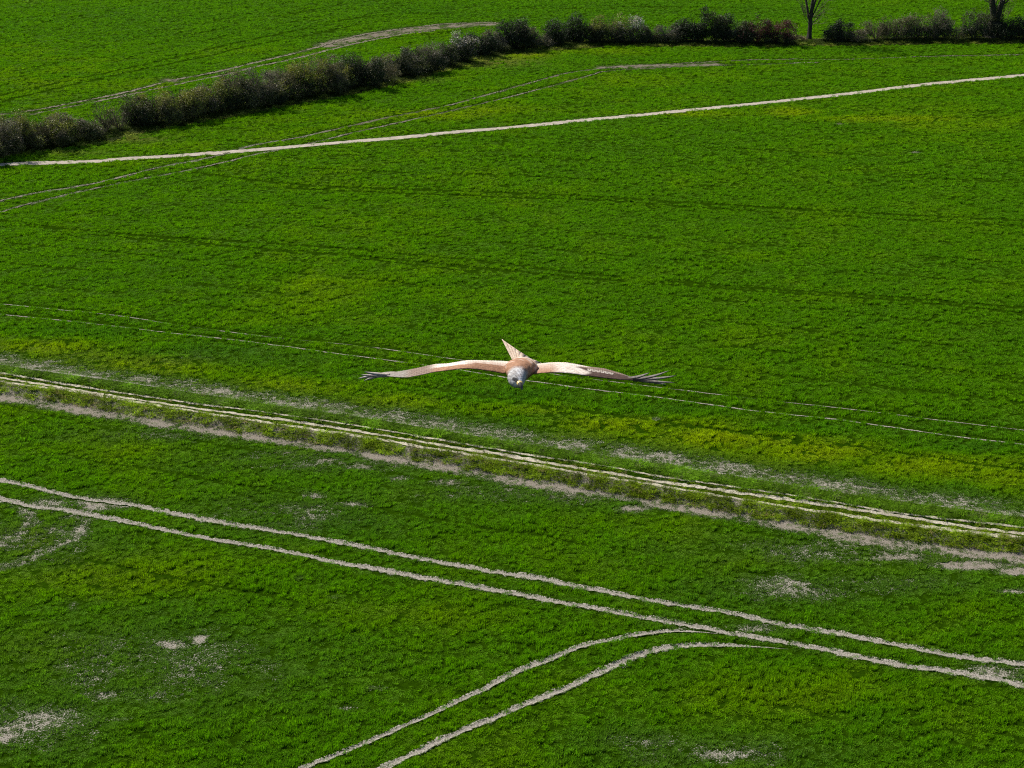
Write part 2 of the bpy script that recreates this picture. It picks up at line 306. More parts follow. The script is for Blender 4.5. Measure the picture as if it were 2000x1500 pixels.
for k in ('a1', 'a2'): ribbon("wheel_track", G[k] - np.array((0, .20)), 0.045 if k == 'a1' else .065, M_track, 0.014, 0.5, ord(k[1]), 0.34 if k == 'a1' else 0.14)
for k in ('g1', 'g2'): ribbon("wheel_track", G[k] - np.array((0, .15)), 0.13, M_track, 0.018, 0.5, ord(k[1]) + 3, 0.47, .35)
for k in ('i1', 'i2'): ribbon("wheel_track", G[k], 0.26, M_track, 0.018, 0.6, ord(k[1]) + 6, 0.30, .6)
for k in ('ra', 'rb', 'rc', 'rd'): ribbon("ridge_path", G[k], {'ra': .085, 'rb': .13, 'rc': .14, 'rd': .12}[k], M_ridge if k != 'rd' else M_soil, 0.016, 0.5 if k != 'rd' else .7, ord(k[1]), 0 if k != 'rd' else .08)

# ------------------------------------------------------------------ crop tufts
protos = bpy.data.collections.new("tuft_kinds")
def tuft_mesh(seed, nb, rad, hmin, hmax, wid, lean):
    r = np.random.default_rng(seed); V = []; F3 = []; F4 = []
    for b in range(nb):
        a = r.uniform(0, 2 * math.pi); q = rad * math.sqrt(r.uniform()); base = np.array((q * math.cos(a), q * math.sin(a), -0.01))
        h = r.uniform(hmin, hmax) * (1 - 0.5 * (q / rad) ** 2); a2 = a + r.normal(0, .9); ln = lean * r.uniform(.3, 1.4)
        out = np.array((math.cos(a2), math.sin(a2), 0)); side = np.array((-math.sin(a2 + r.normal(0, .7)), math.cos(a2 + r.normal(0, .7)), 0)); wd = wid * r.uniform(.7, 1.3)
        p1 = base + out * ln * .35 * h + np.array((0, 0, h * .65)); p2 = base + out * ln * h + np.array((0, 0, h * (1.0 - .25 * ln)))
        k = len(V); V += [base - side * wd * .4, base + side * wd * .4, p1 + side * wd * .5, p1 - side * wd * .5, p2]
        F4.append((k, k + 1, k + 2, k + 3)); F3.append((k + 3, k + 2, k + 4))
    return np.array(V), [np.array(F4), np.array(F3)]
def proto(name, *a):
    V, F = tuft_mesh(*a); o = mesh_np(name, V, F, M_crop); COL.objects.unlink(o); protos.objects.link(o); return o
for s in range(4): proto("crop_tuft_%d" % s, 10 + s, 44, 0.135, 0.09, 0.19, 0.017, 0.55)
proto("verge_tuft_4", 30, 40, 0.20, 0.16, 0.42, 0.016, 0.9); proto("verge_tuft_5", 31, 40, 0.22, 0.12, 0.38, 0.016, 1.0)

def scatter():
    out = []
    for y0, y1, dens in ((47, 85, 36), (85, 140, 22), (140, 215, 12), (215, 290, 8)):
        hw = y1 * 0.335 + 7; n_ = int(dens * (y1 - y0) * 2 * hw); x = rng.uniform(-hw, hw, n_); y = rng.uniform(y0, y1, n_)
        k = np.abs(x) < y * 0.335 + 7; s = {47: 1.0, 85: 1.22, 140: 1.5, 215: 1.75}[y0]
        out.append(np.stack([x[k], y[k], np.full(k.sum(), s)], 1))
    A = np.vstack(out); x, y, s = A.T
    keep = np.ones(len(x), bool); hs = np.ones(len(x))
    for k, hw in (('foot', .62), ('t1a', .27), ('t1b', .27), ('t2a', .25), ('t2b', .27), ('a1', .30), ('a2', .34), ('c1', .36), ('c2', .32), ('d1', .42), ('d2', .36), ('g1', .42), ('g2', .40), ('k1', .3), ('k2', .2), ('k3', .25),
                  ('i1', .45), ('i2', .35), ('j1', .42), ('j2', .42), ('j3', .45), ('j4', .4), ('j5', .35), ('j6', .4), ('ra', .16), ('rb', .20), ('rc', .22), ('rd', .42)) + tuple(('m%d' % q, .2) for q in range(16)):
        d, _ = dist_line(x, y, G[k]); r = hw - .07 + (s - 1) * 0.07 + .10 * (rng.uniform(0, 1, len(x)) - .5)
        if k[0] == 'm': r = (.17 + (s - 1) * .12) * (fbm(x, y, 7.0, 130 + int(k[1:])) > .46)
        if k in ('c1', 'c2', 'd1', 'd2', 'k2', 'k3', 'j3', 'j4', 'j5', 'k1'): r = r * (fbm(x, y, 5.0, 90 + len(k)) > .32)
        keep &= ~((d < r) & (rng.uniform(0, 1, len(x)) < (.93 if k[0] == 't' else .97))); hs *= 1 - (.30 if k[0] in 'tfr' else 0) * (1 - sstep(r, r + .22, d))
    b = bareness(x, y); hd, _ = dist_line(x, y, HEDGE); dc, sc_ = dist_line(x, y, G['rc']); sdc = dc * sc_
    b = np.where((sdc > .1) & (sdc < 1.15), b * .2, b)
    keep &= rng.uniform(0, 1, len(x)) > np.clip(b * 1.0 - .05, 0, .84)
    hs *= 1 - .68 * np.clip(b, 0, 1)
    # uneven stand: small gaps and low spots, slightly drawn out along the drill rows
    ca, sa = math.cos(-.42), math.sin(-.42); xr = x * ca - y * sa; yr = x * sa + y * ca
    g = fbm(xr / 1.7, yr, 0.55, 3, 2); g2 = fbm(xr / 1.5, yr, 2.6, 8, 3)
    gap = g + .35 * (g2 - .5); g4 = noise(xr / 1.6, yr, .34, 51); hs *= 1 - .35 * (gap < .24); keep &= ~((gap < 0.15) & (rng.uniform(0, 1, len(x)) < .7)); keep &= ~((g4 < .13) & (rng.uniform(0, 1, len(x)) < .85)); row = fbm(xr / 9.0, yr, .42, 71, 2); row2 = fbm(xr / 14.0, yr, 1.6, 72, 2); hs *= .62 + .76 * row; hs *= 1 - .5 * ((row < .28) & (rng.uniform(0, 1, len(x)) < .7)); hs *= 1 - .4 * (row2 < .24); keep &= ~((row < .2) & (rng.uniform(0, 1, len(x)) < .4)); hs *= (.42 + .78 * sstep(.25, .62, gap) + .35 * (g2 - .5)) * (.55 + .6 * sstep(.1, .45, g4))
    verge = (hd < 2.6) | ((sdc > .1) & (sdc < 1.2)) | ((sdc < -.15) & (sdc > -2.6)) | ((sdc > -.95) & (sdc < .1))
    inner = (sdc > -1.0) & (sdc < .12)
    keep &= ~((hd < 1.0) & (rng.uniform(0, 1, len(x)) < .4))
    x, y, s, hs, b, hd, sdc, verge, inner, g2, gap = (q[keep] for q in (x, y, s, hs, b, hd, sdc, verge, inner, g2, gap))
    u, v = uv_of(x, y); N = len(x)
    yel = np.clip(blobs(u, v, YEL), 0, 1.3); blu = np.clip(blobs(u, v, BLU), 0, 1)
    big = fbm(x, y, 14, 41, 3); mid = fbm(x, y, 3.0, 43, 3)
    c_mid = np.array((.130, .325, .0015)); c_yel = np.array((.360, .480, .003)); c_blu = np.array((.068, .225, .014))
    t = np.clip((big - .5) * .35 + (mid - .5) * .5 + yel * .75 - blu * .75, -1, 1.1)[:, None]
    col = np.where(t > 0, c_mid + (c_yel - c_mid) * t, c_mid + (c_blu - c_mid) * (-t))
    grey = np.clip(b * 1.2, 0, .8)[:, None]; col = col * (1 - grey) + np.array((.12, .19, .05)) * grey
    ol = np.array((.20, .30, .012)); tan = np.array((.34, .28, .13)); r1 = rng.uniform(0, 1, N)[:, None]; pk = fbm(x, y, .9, 66, 2)[:, None]
    vc = ol * (.45 + .9 * r1) * (.35 + 1.4 * pk); vc = np.where((r1 > .955), tan * (.6 + .6 * pk), vc)
    tb = np.clip(blobs(u, v, [(240,272,90,8,.9),(120,298,90,7,.6),(940,122,100,10,1.0),(800,155,60,7,.7),(1020,104,60,6,.6)]), 0, 1)[:, None] * (pk > .35); col = col * (1 - .7 * tb) + np.array((.34, .30, .10)) * .7 * tb
    up = ((sdc < -.95) & (sdc > -3))[:, None]; vc = np.where(up, vc * np.array((.68, .92, .9)), vc)
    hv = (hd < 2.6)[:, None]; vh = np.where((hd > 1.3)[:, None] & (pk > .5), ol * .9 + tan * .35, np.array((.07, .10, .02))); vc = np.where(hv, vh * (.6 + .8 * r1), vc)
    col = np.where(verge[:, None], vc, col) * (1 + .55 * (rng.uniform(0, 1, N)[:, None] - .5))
    zsc = hs * (1 + .6 * (rng.uniform(0, 1, N) - .5)) * (1 + (s - 1) * .45); hsc = s * rng.uniform(.85, 1.2, N)
    vb = verge & ~inner; zsc = np.where(vb, .38 + .75 * rng.uniform(0, 1, N) ** 2, zsc); zsc = np.where(inner, .22 + .22 * rng.uniform(0, 1, N), zsc); hsc = np.where(inner, .6, hsc)
    idx = np.where(verge, 4 + rng.integers(0, 2, N), rng.integers(0, 4, N)).astype(np.int32)
    z = terrain(x, y); me = bpy.data.meshes.new("crop"); me.vertices.add(N); me.vertices.foreach_set("co", np.stack([x, y, z], 1).astype(np.float32).ravel())
    def att(nm, ty, key, arr):
        a = me.attributes.new(nm, ty, 'POINT'); a.data.foreach_set(key, np.ascontiguousarray(arr).ravel())
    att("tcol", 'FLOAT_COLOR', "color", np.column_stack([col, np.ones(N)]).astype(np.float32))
    att("tscl", 'FLOAT_VECTOR', "vector", np.stack([hsc, hsc, zsc], 1).astype(np.float32))
    att("trot", 'FLOAT_VECTOR', "vector", np.stack([rng.normal(0, .08, N), rng.normal(0, .08, N), rng.uniform(0, 6.28, N)], 1).astype(np.float32))
    att("tidx", 'INT', "value", idx)
    o = bpy.data.objects.new("crop", me); COL.objects.link(o); print("tufts", N); return o
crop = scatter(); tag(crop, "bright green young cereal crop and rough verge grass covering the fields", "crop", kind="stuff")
ng = bpy.data.node_groups.new("crop_scatter", 'GeometryNodeTree')
ng.interface.new_socket("Geometry", in_out='INPUT', socket_type='NodeSocketGeometry'); ng.interface.new_socket("Geometry", in_out='OUTPUT', socket_type='NodeSocketGeometry')
gi = ng.nodes.new("NodeGroupInput"); go = ng.nodes.new("NodeGroupOutput"); iop = ng.nodes.new("GeometryNodeInstanceOnPoints")
ci = ng.nodes.new("GeometryNodeCollectionInfo"); ci.inputs["Collection"].default_value = protos; ci.inputs["Separate Children"].default_value = True; ci.inputs["Reset Children"].default_value = True
def named(nm, ty):
    x = ng.nodes.new("GeometryNodeInputNamedAttribute"); x.data_type = ty; x.inputs["Name"].default_value = nm
    return [o for o in x.outputs if o.enabled and o.name == "Attribute"][0]
L = ng.links.new
m2p = ng.nodes.new("GeometryNodeMeshToPoints"); L(gi.outputs[0], m2p.inputs[0]); L(m2p.outputs[0], iop.inputs["Points"])
L(ci.outputs[0], iop.inputs["Instance"]); iop.inputs["Pick Instance"].default_value = True
L(named("tidx", 'INT'), iop.inputs["Instance Index"]); L(named("tscl", 'FLOAT_VECTOR'), iop.inputs["Scale"])
e2r = ng.nodes.new("FunctionNodeEulerToRotation"); L(named("trot", 'FLOAT_VECTOR'), e2r.inputs[0]); L(e2r.outputs[0], iop.inputs["Rotation"])
L(iop.outputs[0], go.inputs[0])
mod = crop.modifiers.new("scatter", 'NODES'); mod.node_group = ng

# ------------------------------------------------------------------ hedge shrubs and trees
def bark_mat(name, a, b):
    m, n, bs, out = new_mat(name); geo = nd(n, "ShaderNodeNewGeometry")
    n.links.new(mixc(n, ramp(n, ntex(n, 5, 4, .6, geo.outputs["Position"]), .35, .65), a, b), bs.inputs["Base Color"]); bs.inputs["Roughness"].default_value = .9; bs.inputs["Specular IOR Level"].default_value = .15; return m
BARK = {'brown': bark_mat("brown_twigs", (.07, .062, .036), (.20, .18, .11)), 'mauve': bark_mat("mauve_twigs", (.066, .060, .042), (.20, .185, .13)),
        'red': bark_mat("red_twigs", (.10, .035, .03), (.19, .07, .06)), 'pale': bark_mat("grey_twigs", (.06, .056, .05), (.19, .175, .155)), 'dark': bark_mat("dark_bark", (.022, .021, .018), (.06, .055, .045))}
def vleaf(name, tr): return leafy(name, 'GEOMETRY', "tone", tr, .6, var=.3, spec=.25)
M_leaf = vleaf("hedge_leaves", .25)

def tubes(segs):
    """segs: list of (p0, p1, r0, r1); three-sided tapered sticks"""
    A = np.array([s[0] for s in segs]); B_ = np.array([s[1] for s in segs]); R0 = np.array([s[2] for s in segs]); R1 = np.array([s[3] for s in segs])
    d = B_ - A; d /= np.linalg.norm(d, axis=1)[:, None] + 1e-9; ref = np.where(np.abs(d[:, 2:3]) > .9, np.array([[1., 0, 0]]), np.array([[0, 0, 1.]]))
    e1 = np.cross(d, ref); e1 /= np.linalg.norm(e1, axis=1)[:, None]; e2 = np.cross(d, e1); V = []; nS = 5 if len(segs) < 60 else 3
    for C, R in ((A, R0), (B_, R1)):
        for k in range(nS):
            t = 2 * math.pi * k / nS; V.append(C + (e1 * math.cos(t) + e2 * math.sin(t)) * R[:, None])
    N = len(segs); V = np.stack(V, 1).reshape(-1, 3); base = np.arange(N)[:, None] * 2 * nS; F = []
    for k in range(nS):
        j = (k + 1) % nS; F.append(base + np.array([[k, j, nS + j, nS + k]]))
    return V, np.vstack(F)
def grow(r, p, d, length, rad, lev, segs, tips, spread, up=.25, nchild=(2, 4), nseg=3, thin=.62):
    pts = [p]; q = p.copy(); dd = d / np.linalg.norm(d)
    for k in range(nseg):
        dd = dd + r.normal(0, .16, 3) + np.array((0, 0, up * .3)); dd /= np.linalg.norm(dd); q2 = q + dd * length / nseg
        segs.append((q.copy(), q2.copy(), rad * (1 - .45 * k / nseg), rad * (1 - .45 * (k + 1) / nseg))); q = q2; pts.append(q)
    if lev == 0: tips.append(q); return
    for c in range(r.integers(*nchild) + 1):
        b = pts[-1] if c == 0 else pts[r.integers(1, len(pts))]
        nd_ = dd + r.normal(0, spread, 3) + np.array((0, 0, up)); grow(r, b.copy(), nd_, length * r.uniform(.5, .78), rad * thin * .8, lev - 1, segs, tips, spread, up, nchild, nseg, thin)

def leaves(r, centers, nrm, size, cols):
    N = len(centers); a = r.normal(0, 1, (N, 3)); a /= np.linalg.norm(a, axis=1)[:, None]; b = np.cross(a, nrm + r.normal(0, .6, (N, 3))); b /= np.linalg.norm(b, axis=1)[:, None] + 1e-9
    s = (size * r.uniform(.6, 1.5, N))[:, None]; V = np.stack([centers - a * s, centers + b * s * .55, centers + a * s, centers - b * s * .55], 1).reshape(-1, 3)
    return V, (np.arange(N)[:, None] * 4 + np.arange(4)[None]), np.repeat(cols, 4, 0)

PAL = {'ivy': ((.010, .020, .009), (.040, .058, .024)), 'dark': ((.026, .034, .013), (.12, .135, .05)), 'olive': ((.12, .14, .02), (.33, .35, .07)), 'lime': ((.16, .18, .018), (.38, .39, .05)),
       'brown': ((.09, .083, .043), (.27, .25, .14)), 'mauve': ((.080, .073, .052), (.23, .21, .15)), 'red': ((.085, .030, .028), (.16, .065, .06)), 'blossom': ((.40, .36, .35), (.62, .58, .56)), 'straw': ((.16, .13, .06), (.28, .23, .12))}

def shrub(u, vbase, wpx, vtop, kinds, bark, label, dens=1.0, seed=0, name="hedge_shrub", group="shrubs along the field hedge", cat="shrub", push=0.0):
    r = np.random.default_rng(1000 + seed); b = at(u, vbase); b[1] += .6 + push; sc_ = FPX / (b[1] * cF[1] - H * cF[2])
    hgt = max(1.0, (vbase - vtop) / sc_ * r.uniform(.86, 1.16)); wid = wpx / sc_ * .66; dp = min(max(wid, .9), 1.5)
    z0 = float(terrain(np.array([b[0]]), np.array([b[1]]))[0]); root = bpy.data.objects.new(name, None); COL.objects.link(root); root.location = (b[0], b[1], z0 - .03)
    tag(root, label, cat, group)
    # stems
    segs = []; tips = []; ns = 5 + int(wid * 2)
    for k in range(ns + 3):
        x0 = r.uniform(-.5, .5) * wid; p = np.array((x0 * .12, r.uniform(-.06, .06), 0.)); d = np.array((x0 / wid * 1.5 + r.normal(0, .15), r.normal(0, .35), 1.))
        grow(r, p, d, hgt * r.uniform(.38, .5), .045 * r.uniform(.7, 1.5), 2, segs, tips, .42, .30, (2, 4), 3)
    st = [s for s in segs if s[2] > .02]; tw = [s for s in segs if s[2] <= .02]
    # fine twigs all through the outer crown
    nl = max(5, int(4 + wid * 2.6)); lob = []
    for k in range(nl):
        cx = r.uniform(-.8, .8) * wid; cz = hgt * (r.uniform(.35, .85) if k % 2 else r.uniform(.12, .4)); rr = r.uniform(.28, .45) * min(hgt, 2.2 * wid + .8); top = hgt * (1 - .28 * (cx / wid) ** 2) * r.uniform(.82, 1.04)
        cz = min(cz, top - rr * .75); q_ = r.uniform(.75, 1.2); lob.append((cx, r.uniform(-.5, .5) * dp, max(cz, rr * .5), rr * r.uniform(.7, 1.1) * .9, rr * .8, rr * q_))
    for q in (-.65, -.2, .25, .7): lob.append((q * wid, r.uniform(-.3, .3) * dp, .2 * hgt, .3 * wid, .6 * dp, .2 * hgt))
    nl = len(lob); lob = np.array(lob)
    nt_ = int((120 if kinds[-1] == 'ivy' else 200 if kinds[0] == 'ivy' else 330) * wid * hgt / 3 * (1.5 if dens < .8 else .9)); k = r.integers(0, nl, nt_); dv = r.normal(0, 1, (nt_, 3)); dv[:, 2] += .35; dv /= np.linalg.norm(dv, axis=1)[:, None]
    e = lob[k, :3] + dv * lob[k, 3:] * r.uniform(.55, 1.12, nt_)[:, None] * (1 + .22 * (r.uniform(0, 1, nt_) < .12))[:, None] + np.array((0, 0, .12)); e[:, 2] = np.maximum(e[:, 2], .15)
    J = np.array([q[1] for q in segs]); jr = np.argmin(((e[:, None] - J[None]) ** 2).sum(-1) + r.uniform(0, .12, (nt_, len(J))), 1)
    mid = (J[jr] + e) / 2 + r.normal(0, .06, (nt_, 3)) + np.array((0, 0, .05))
    tw += [(J[jr[q]], mid[q], .016, .011) for q in range(nt_)] + [(mid[q], e[q] + r.normal(0, .05, 3), .011, .004) for q in range(nt_)]
    V, F = tubes(st + tw); mesh_np("branches", V, F, BARK[bark], root)
    # leaves in clumps on the lobes
    Nl = int(3600 * dens * max(.5, wid * hgt / 3)); ncl = max(12, int(Nl / 26)); kk = r.integers(0, nl, ncl); dv = r.normal(0, 1, (ncl, 3)); dv[:, 2] += .25; dv /= np.linalg.norm(dv, axis=1)[:, None]
    cc = lob[kk, :3] + dv * lob[kk, 3:] * (r.uniform(.35, 1.03, ncl) ** .6)[:, None]
    kindc = r.integers(0, len(kinds), ncl)
    # first kind listed sits low, last kind high; paler upper leaves also paint the lit highlights
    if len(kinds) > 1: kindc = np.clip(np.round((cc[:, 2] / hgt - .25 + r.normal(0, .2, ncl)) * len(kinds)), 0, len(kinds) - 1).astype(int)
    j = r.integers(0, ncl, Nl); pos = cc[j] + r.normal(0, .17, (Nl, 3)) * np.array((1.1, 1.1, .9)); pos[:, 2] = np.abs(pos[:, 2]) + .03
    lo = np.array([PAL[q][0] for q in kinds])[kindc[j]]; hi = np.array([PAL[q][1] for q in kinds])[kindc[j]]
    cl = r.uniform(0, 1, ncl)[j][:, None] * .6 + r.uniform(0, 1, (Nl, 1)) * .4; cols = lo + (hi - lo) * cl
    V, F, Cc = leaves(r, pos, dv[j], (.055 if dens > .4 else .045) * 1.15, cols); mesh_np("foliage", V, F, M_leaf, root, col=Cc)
    return root

S = [  # u, base v, width px, top v, leaf kinds low->high, twig bark, density, label
 (-62,318,110,245,('dark','brown'),'mauve',.8,"dark brown twiggy shrub, farthest left in the hedge by the left photo edge"),
 (-12,308,90,236,('dark','mauve'),'mauve',.8,"mauve-brown bare shrub cut by the left photo edge, beside the start of the pale footpath"),
 (32,298,90,230,('dark','olive'),'brown',.9,"olive-topped brown shrub above the left end of the pale footpath"),
 (80,290,96,222,('dark','olive'),'brown',.9,"broad shrub with yellowish olive top near the left end of the hedge"),
 (130,280,100,223,('dark','dark','brown'),'mauve',1.2,"large dark rounded shrub just left of the gap with bare stems"),
 (176,272,44,246,('brown','mauve'),'mauve',.6,"low mauve-brown shrub at the left side of the hedge gap"),
 (204,264,34,202,('brown',),'brown',.18,"nearly leafless upright shrub with dark stems standing in the hedge gap"),
 (229,259,26,212,('brown','olive'),'brown',.15,"small thin bare shrub on the right side of the hedge gap"),
 (264,251,48,188,('ivy','dark'),'brown',1.4,"dark ivy-covered shrub with a visible trunk, first right of the hedge gap"),
 (308,246,76,172,('dark','olive'),'brown',1.0,"greenish brown bushy shrub beside the dark ivy shrub right of the gap"),
 (352,237,76,166,('dark','olive','lime'),'brown',1.1,"yellow-green budding shrub, brightest of the left half of the hedge"),
 (394,228,52,172,('dark','mauve'),'mauve',.9,"dark mauve shrub directly right of the yellow-green budding shrub"),
 (428,222,62,156,('ivy','olive'),'brown',1.0,"olive-crowned shrub with very dark foot over the shaded grass"),
 (464,216,62,144,('dark','brown'),'mauve',.9,"brown and grey twiggy shrub left of the tall purple-brown shrub"),
 (500,210,62,134,('dark','mauve'),'mauve',.7,"tall purple-brown leafless shrub in the middle of the left hedge"),
 (532,206,40,156,('ivy','lime'),'brown',1.0,"small dark shrub with a lime green sprig at its front"),
 (562,198,52,132,('dark','brown'),'brown',1.0,"brown shrub behind the lime-sprigged dark shrub"),
 (596,191,60,120,('ivy','olive','lime'),'brown',1.1,"dark shrub with a bright yellow-green patch on its crown"),
 (636,185,66,114,('dark','brown'),'mauve',.9,"grey-brown twiggy shrub between two yellow-green tinted shrubs"),
 (670,179,50,128,('ivy','olive','lime'),'brown',1.0,"dark shrub with yellow-green leaves at its right front"),
 (704,172,66,108,('ivy','ivy','dark'),'brown',1.5,"dense dark ivy shrub before the hedge bends uphill"),
 (746,163,50,112,('brown','brown'),'brown',.7,"light brown twiggy shrub between two dark clumps"),
 (786,152,66,96,('ivy','dark','ivy'),'mauve',1.3,"blackish shrub with straw grass at its foot"),
 (828,143,66,86,('ivy','mauve'),'mauve',1.1,"dark purple-tinged shrub where the footing turns to yellow grass"),
 (866,131,48,88,('ivy','dark'),'pale',1.1,"dark shrub with pale grey leaning stems at its foot"),
 (900,122,48,70,('ivy','dark','blossom'),'pale',.9,"dark shrub topped with a small tuft of white blossom near the brown bare strip"),
 (934,112,56,66,('ivy','ivy'),'dark',1.6,"near-black ivy shrub sloping down to the right, next to the small white blossom"),
 (968,104,42,58,('dark','brown'),'pale',.8,"grey twiggy shrub with whitish branches left of the tall hedge-top clump"),
 (1002,99,56,42,('ivy','ivy'),'dark',1.5,"tall near-black clump at the crest where the hedge levels out"),
 (1036,98,44,60,('ivy','brown'),'mauve',.9,"medium dark shrub on the right shoulder of the tall crest clump"),
 (1064,95,36,72,('mauve','brown'),'mauve',.4,"low mauve-brown bramble shrub left of the two upright ivy shrubs"),
 (1084,91,30,40,('ivy','ivy'),'dark',1.7,"left of two upright dark ivy shrubs at the hedge crest"),
 (1121,86,28,33,('ivy','ivy'),'dark',1.7,"taller right-hand one of two upright dark ivy shrubs at the hedge crest"),
 (1156,86,52,52,('ivy','dark'),'brown',1.2,"low dark shrub right of the two upright ivy shrubs"),
 (1194,87,56,40,('ivy','olive'),'brown',1.0,"olive-brown shrub left of the big white-blossomed shrub"),
 (1238,87,60,40,('ivy','dark','blossom'),'pale',1.0,"big dark shrub with a broad crown of white blossom"),
 (1273,87,36,60,('ivy','dark'),'brown',1.1,"low dark shrub just right of the big white blossom"),
 (1304,87,46,52,('dark','mauve'),'pale',.8,"round mauve-grey shrub between white blossom and dark ivy stump"),
 (1338,85,38,38,('ivy','ivy'),'dark',1.8,"solid dark ivy shrub on a narrow foot, left of the small see-through gap"),
 (1371,85,17,27,('ivy','ivy'),'dark',2.0,"narrow dark column of ivy right of the small see-through gap"),
 (1397,86,22,31,('ivy','dark'),'dark',1.6,"left of a pair of pointed dark spires in the hedge"),
 (1415,86,20,28,('ivy','ivy'),'dark',1.8,"right of a pair of pointed dark spires in the hedge"),
 (1443,87,44,43,('ivy','dark'),'pale',1.1,"dark low-topped shrub between the spires and the reddish shrubs"),
 (1478,88,48,33,('ivy','red','ivy'),'red',1.1,"reddish shrub with black ivy on top, left one of the red pair"),
 (1518,88,50,34,('ivy','red','red'),'red',1.0,"dark red rounded shrub beside the bare leafless tree"),
 (1553,84,34,74,('straw','brown'),'brown',.5,"low straw-coloured bramble at the left foot of the leafless tree"),
 (1640,84,50,37,('ivy','ivy'),'dark',1.4,"round dark ivy shrub right of the bare leafless tree"),
 (1676,85,36,62,('brown','mauve'),'mauve',.6,"low mauve-brown shrub at the right foot of the round ivy shrub"),
 (1712,83,44,46,('brown',),'brown',.3,"thin pale-brown leafless shrub with a slanting branch"),
 (1748,82,52,30,('dark','brown'),'brown',.5,"tall brown twiggy shrub with open stems in the right hedge"),
 (1790,81,42,30,('ivy','brown'),'brown',.9,"dark-bodied shrub with hazy brown twig top in the right hedge"),
 (1831,81,44,28,('ivy','mauve'),'mauve',1.0,"dark shrub with a pinkish-tan top, last tall one before the low gap"),
 (1870,82,36,58,('olive','brown'),'brown',.5,"low olive-brown scrub left of the ivy-clad forked tree"),
 (1905,81,40,34,('ivy','dark'),'pale',1.2,"dark shrub leaning against the left side of the ivy-clad forked tree"),
 (1974,81,40,30,('ivy','ivy'),'dark',1.5,"dark shrub right of the ivy-clad forked tree, at the right photo edge"),
 (2016,81,46,28,('ivy','ivy'),'dark',1.3,"dark shrub cut by the right photo edge"),
]
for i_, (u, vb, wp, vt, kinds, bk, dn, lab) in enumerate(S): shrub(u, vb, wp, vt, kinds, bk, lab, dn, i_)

def tree(u, v, hgt, fork, limbs, r0, label, ivy, seed, name):
    r = np.random.default_rng(seed); b = at(u, v); b[1] += .4; z0 = float(terrain(np.array([b[0]]), np.array([b[1]]))[0])
    root = bpy.data.objects.new(name, None); COL.objects.link(root); root.location = (b[0], b[1], z0); tag(root, label, "tree", "trees in the field hedge")
    ph = r.uniform(0, 6, 4)
    def lump(pts, rads, nS=14, flare=0):
        pts = np.array(pts); V = []; 
        for k, (p, q) in enumerate(zip(pts, rads)):
            t = np.linspace(0, 2 * math.pi, nS, endpoint=False); rr = q * (1 + .10 * np.sin(3 * t + ph[0] + k * .4) + .06 * np.sin(5 * t + ph[1])) * (1 + flare * max(0, 1 - k / 2.5) * np.maximum(0, np.sin(2.5 * t + ph[2])) ** 2)
            V.append(np.stack([p[0] + rr * np.cos(t), p[1] + rr * np.sin(t), np.full(nS, p[2])], 1))
        V = np.vstack(V); F = []
        for k in range(len(pts) - 1):
            a = np.arange(nS); F.append(np.stack([a + k * nS, (a + 1) % nS + k * nS, (a + 1) % nS + (k + 1) * nS, a + (k + 1) * nS], 1))
        return V, np.vstack(F)
    zz = np.linspace(0, fork * 1.12, 8); V, F = lump([(0.05 * math.sin(z), 0.03 * z, z - .1 * (z == 0)) for z in zz], [r0 * (1.45 if k == 0 else 1.15 if k == 1 else 1.0 - .02 * k) for k in range(8)], flare=.7)
    segs = []; big = []; tips = []
    for (dx, dy, fz, lr, ll) in limbs:
        p = np.array((dx * .25, 0, fork * fz)); d = np.array((dx, dy, 1.)); d /= np.linalg.norm(d); q = p.copy(); n_ = 9; pts = [p]
        for k in range(n_):
            d = d + r.normal(0, .05, 3) + np.array((0, 0, .06)); d /= np.linalg.norm(d); q2 = q + d * ll / n_; big.append((q, q2, lr * (1 - .8 * k / n_), lr * (1 - .8 * (k + 1) / n_))); q = q2; pts.append(q)
        for k in range(2, n_ + 1):
            for c in range(2):
                sd_ = d * .5 + np.array((r.normal(0, .8), r.normal(0, .8), .25)); grow(r, pts[k].copy(), sd_, ll * .22 * r.uniform(.6, 1.2), lr * .22, 2, segs, tips, .5, .12, (2, 4), 3)
    # low side branches with drooping twigs
    for s in (-1, 1, -1, 1, 1, -1, 1, -1, 1):
        grow(r, np.array((0, 0, fork * r.uniform(.55, 1.05))), np.array((s * 1.0, r.normal(0, .4), .85)), 1.9, .05, 2, segs, tips, .45, .15, (2, 4), 3)
    Vb, Fb = tubes(big + [(b_[0], b_[1], b_[2], b_[3]) for b_ in []]); V2 = np.vstack([V, Vb]); F2 = np.vstack([F, Fb + len(V)])
    mesh_np("trunk", V2, F2, BARK['dark'], root, smooth=True)
    Vt, Ft = tubes(segs); mesh_np("crown", Vt, Ft, BARK['brown'], root)
    if ivy:
        P_ = []; N_ = []
        for z in np.linspace(0, fork * 1.05, 40):
            for k in range(60): t = r.uniform(0, 6.28); q = r0 * (1.25 + .3 * math.sin(z * 2 + t) * .5) + abs(r.normal(0, .08)); P_.append((q * math.cos(t), q * math.sin(t), z + r.normal(0, .08))); N_.append((math.cos(t), math.sin(t), .2))
        for (a, c, ra, rb) in big:
            if a[2] > 9: continue
            for k in range(190): t = r.uniform(0, 6.28); f = r.uniform(); q = ra * 1.15 + abs(r.normal(0, .10)); p = a + (c - a) * f; P_.append((p[0] + q * math.cos(t), p[1] + q * math.sin(t), p[2])); N_.append((math.cos(t), math.sin(t), .2))
        P_ = np.array(P_); N_ = np.array(N_); lo, hi = (np.array(q) for q in PAL['ivy']); cl = r.uniform(0, 1, (len(P_), 1))
        V, F, Cc = leaves(r, P_, N_, .085, lo + (hi - lo) * cl); mesh_np("ivy", V, F, M_leaf, root, col=Cc)
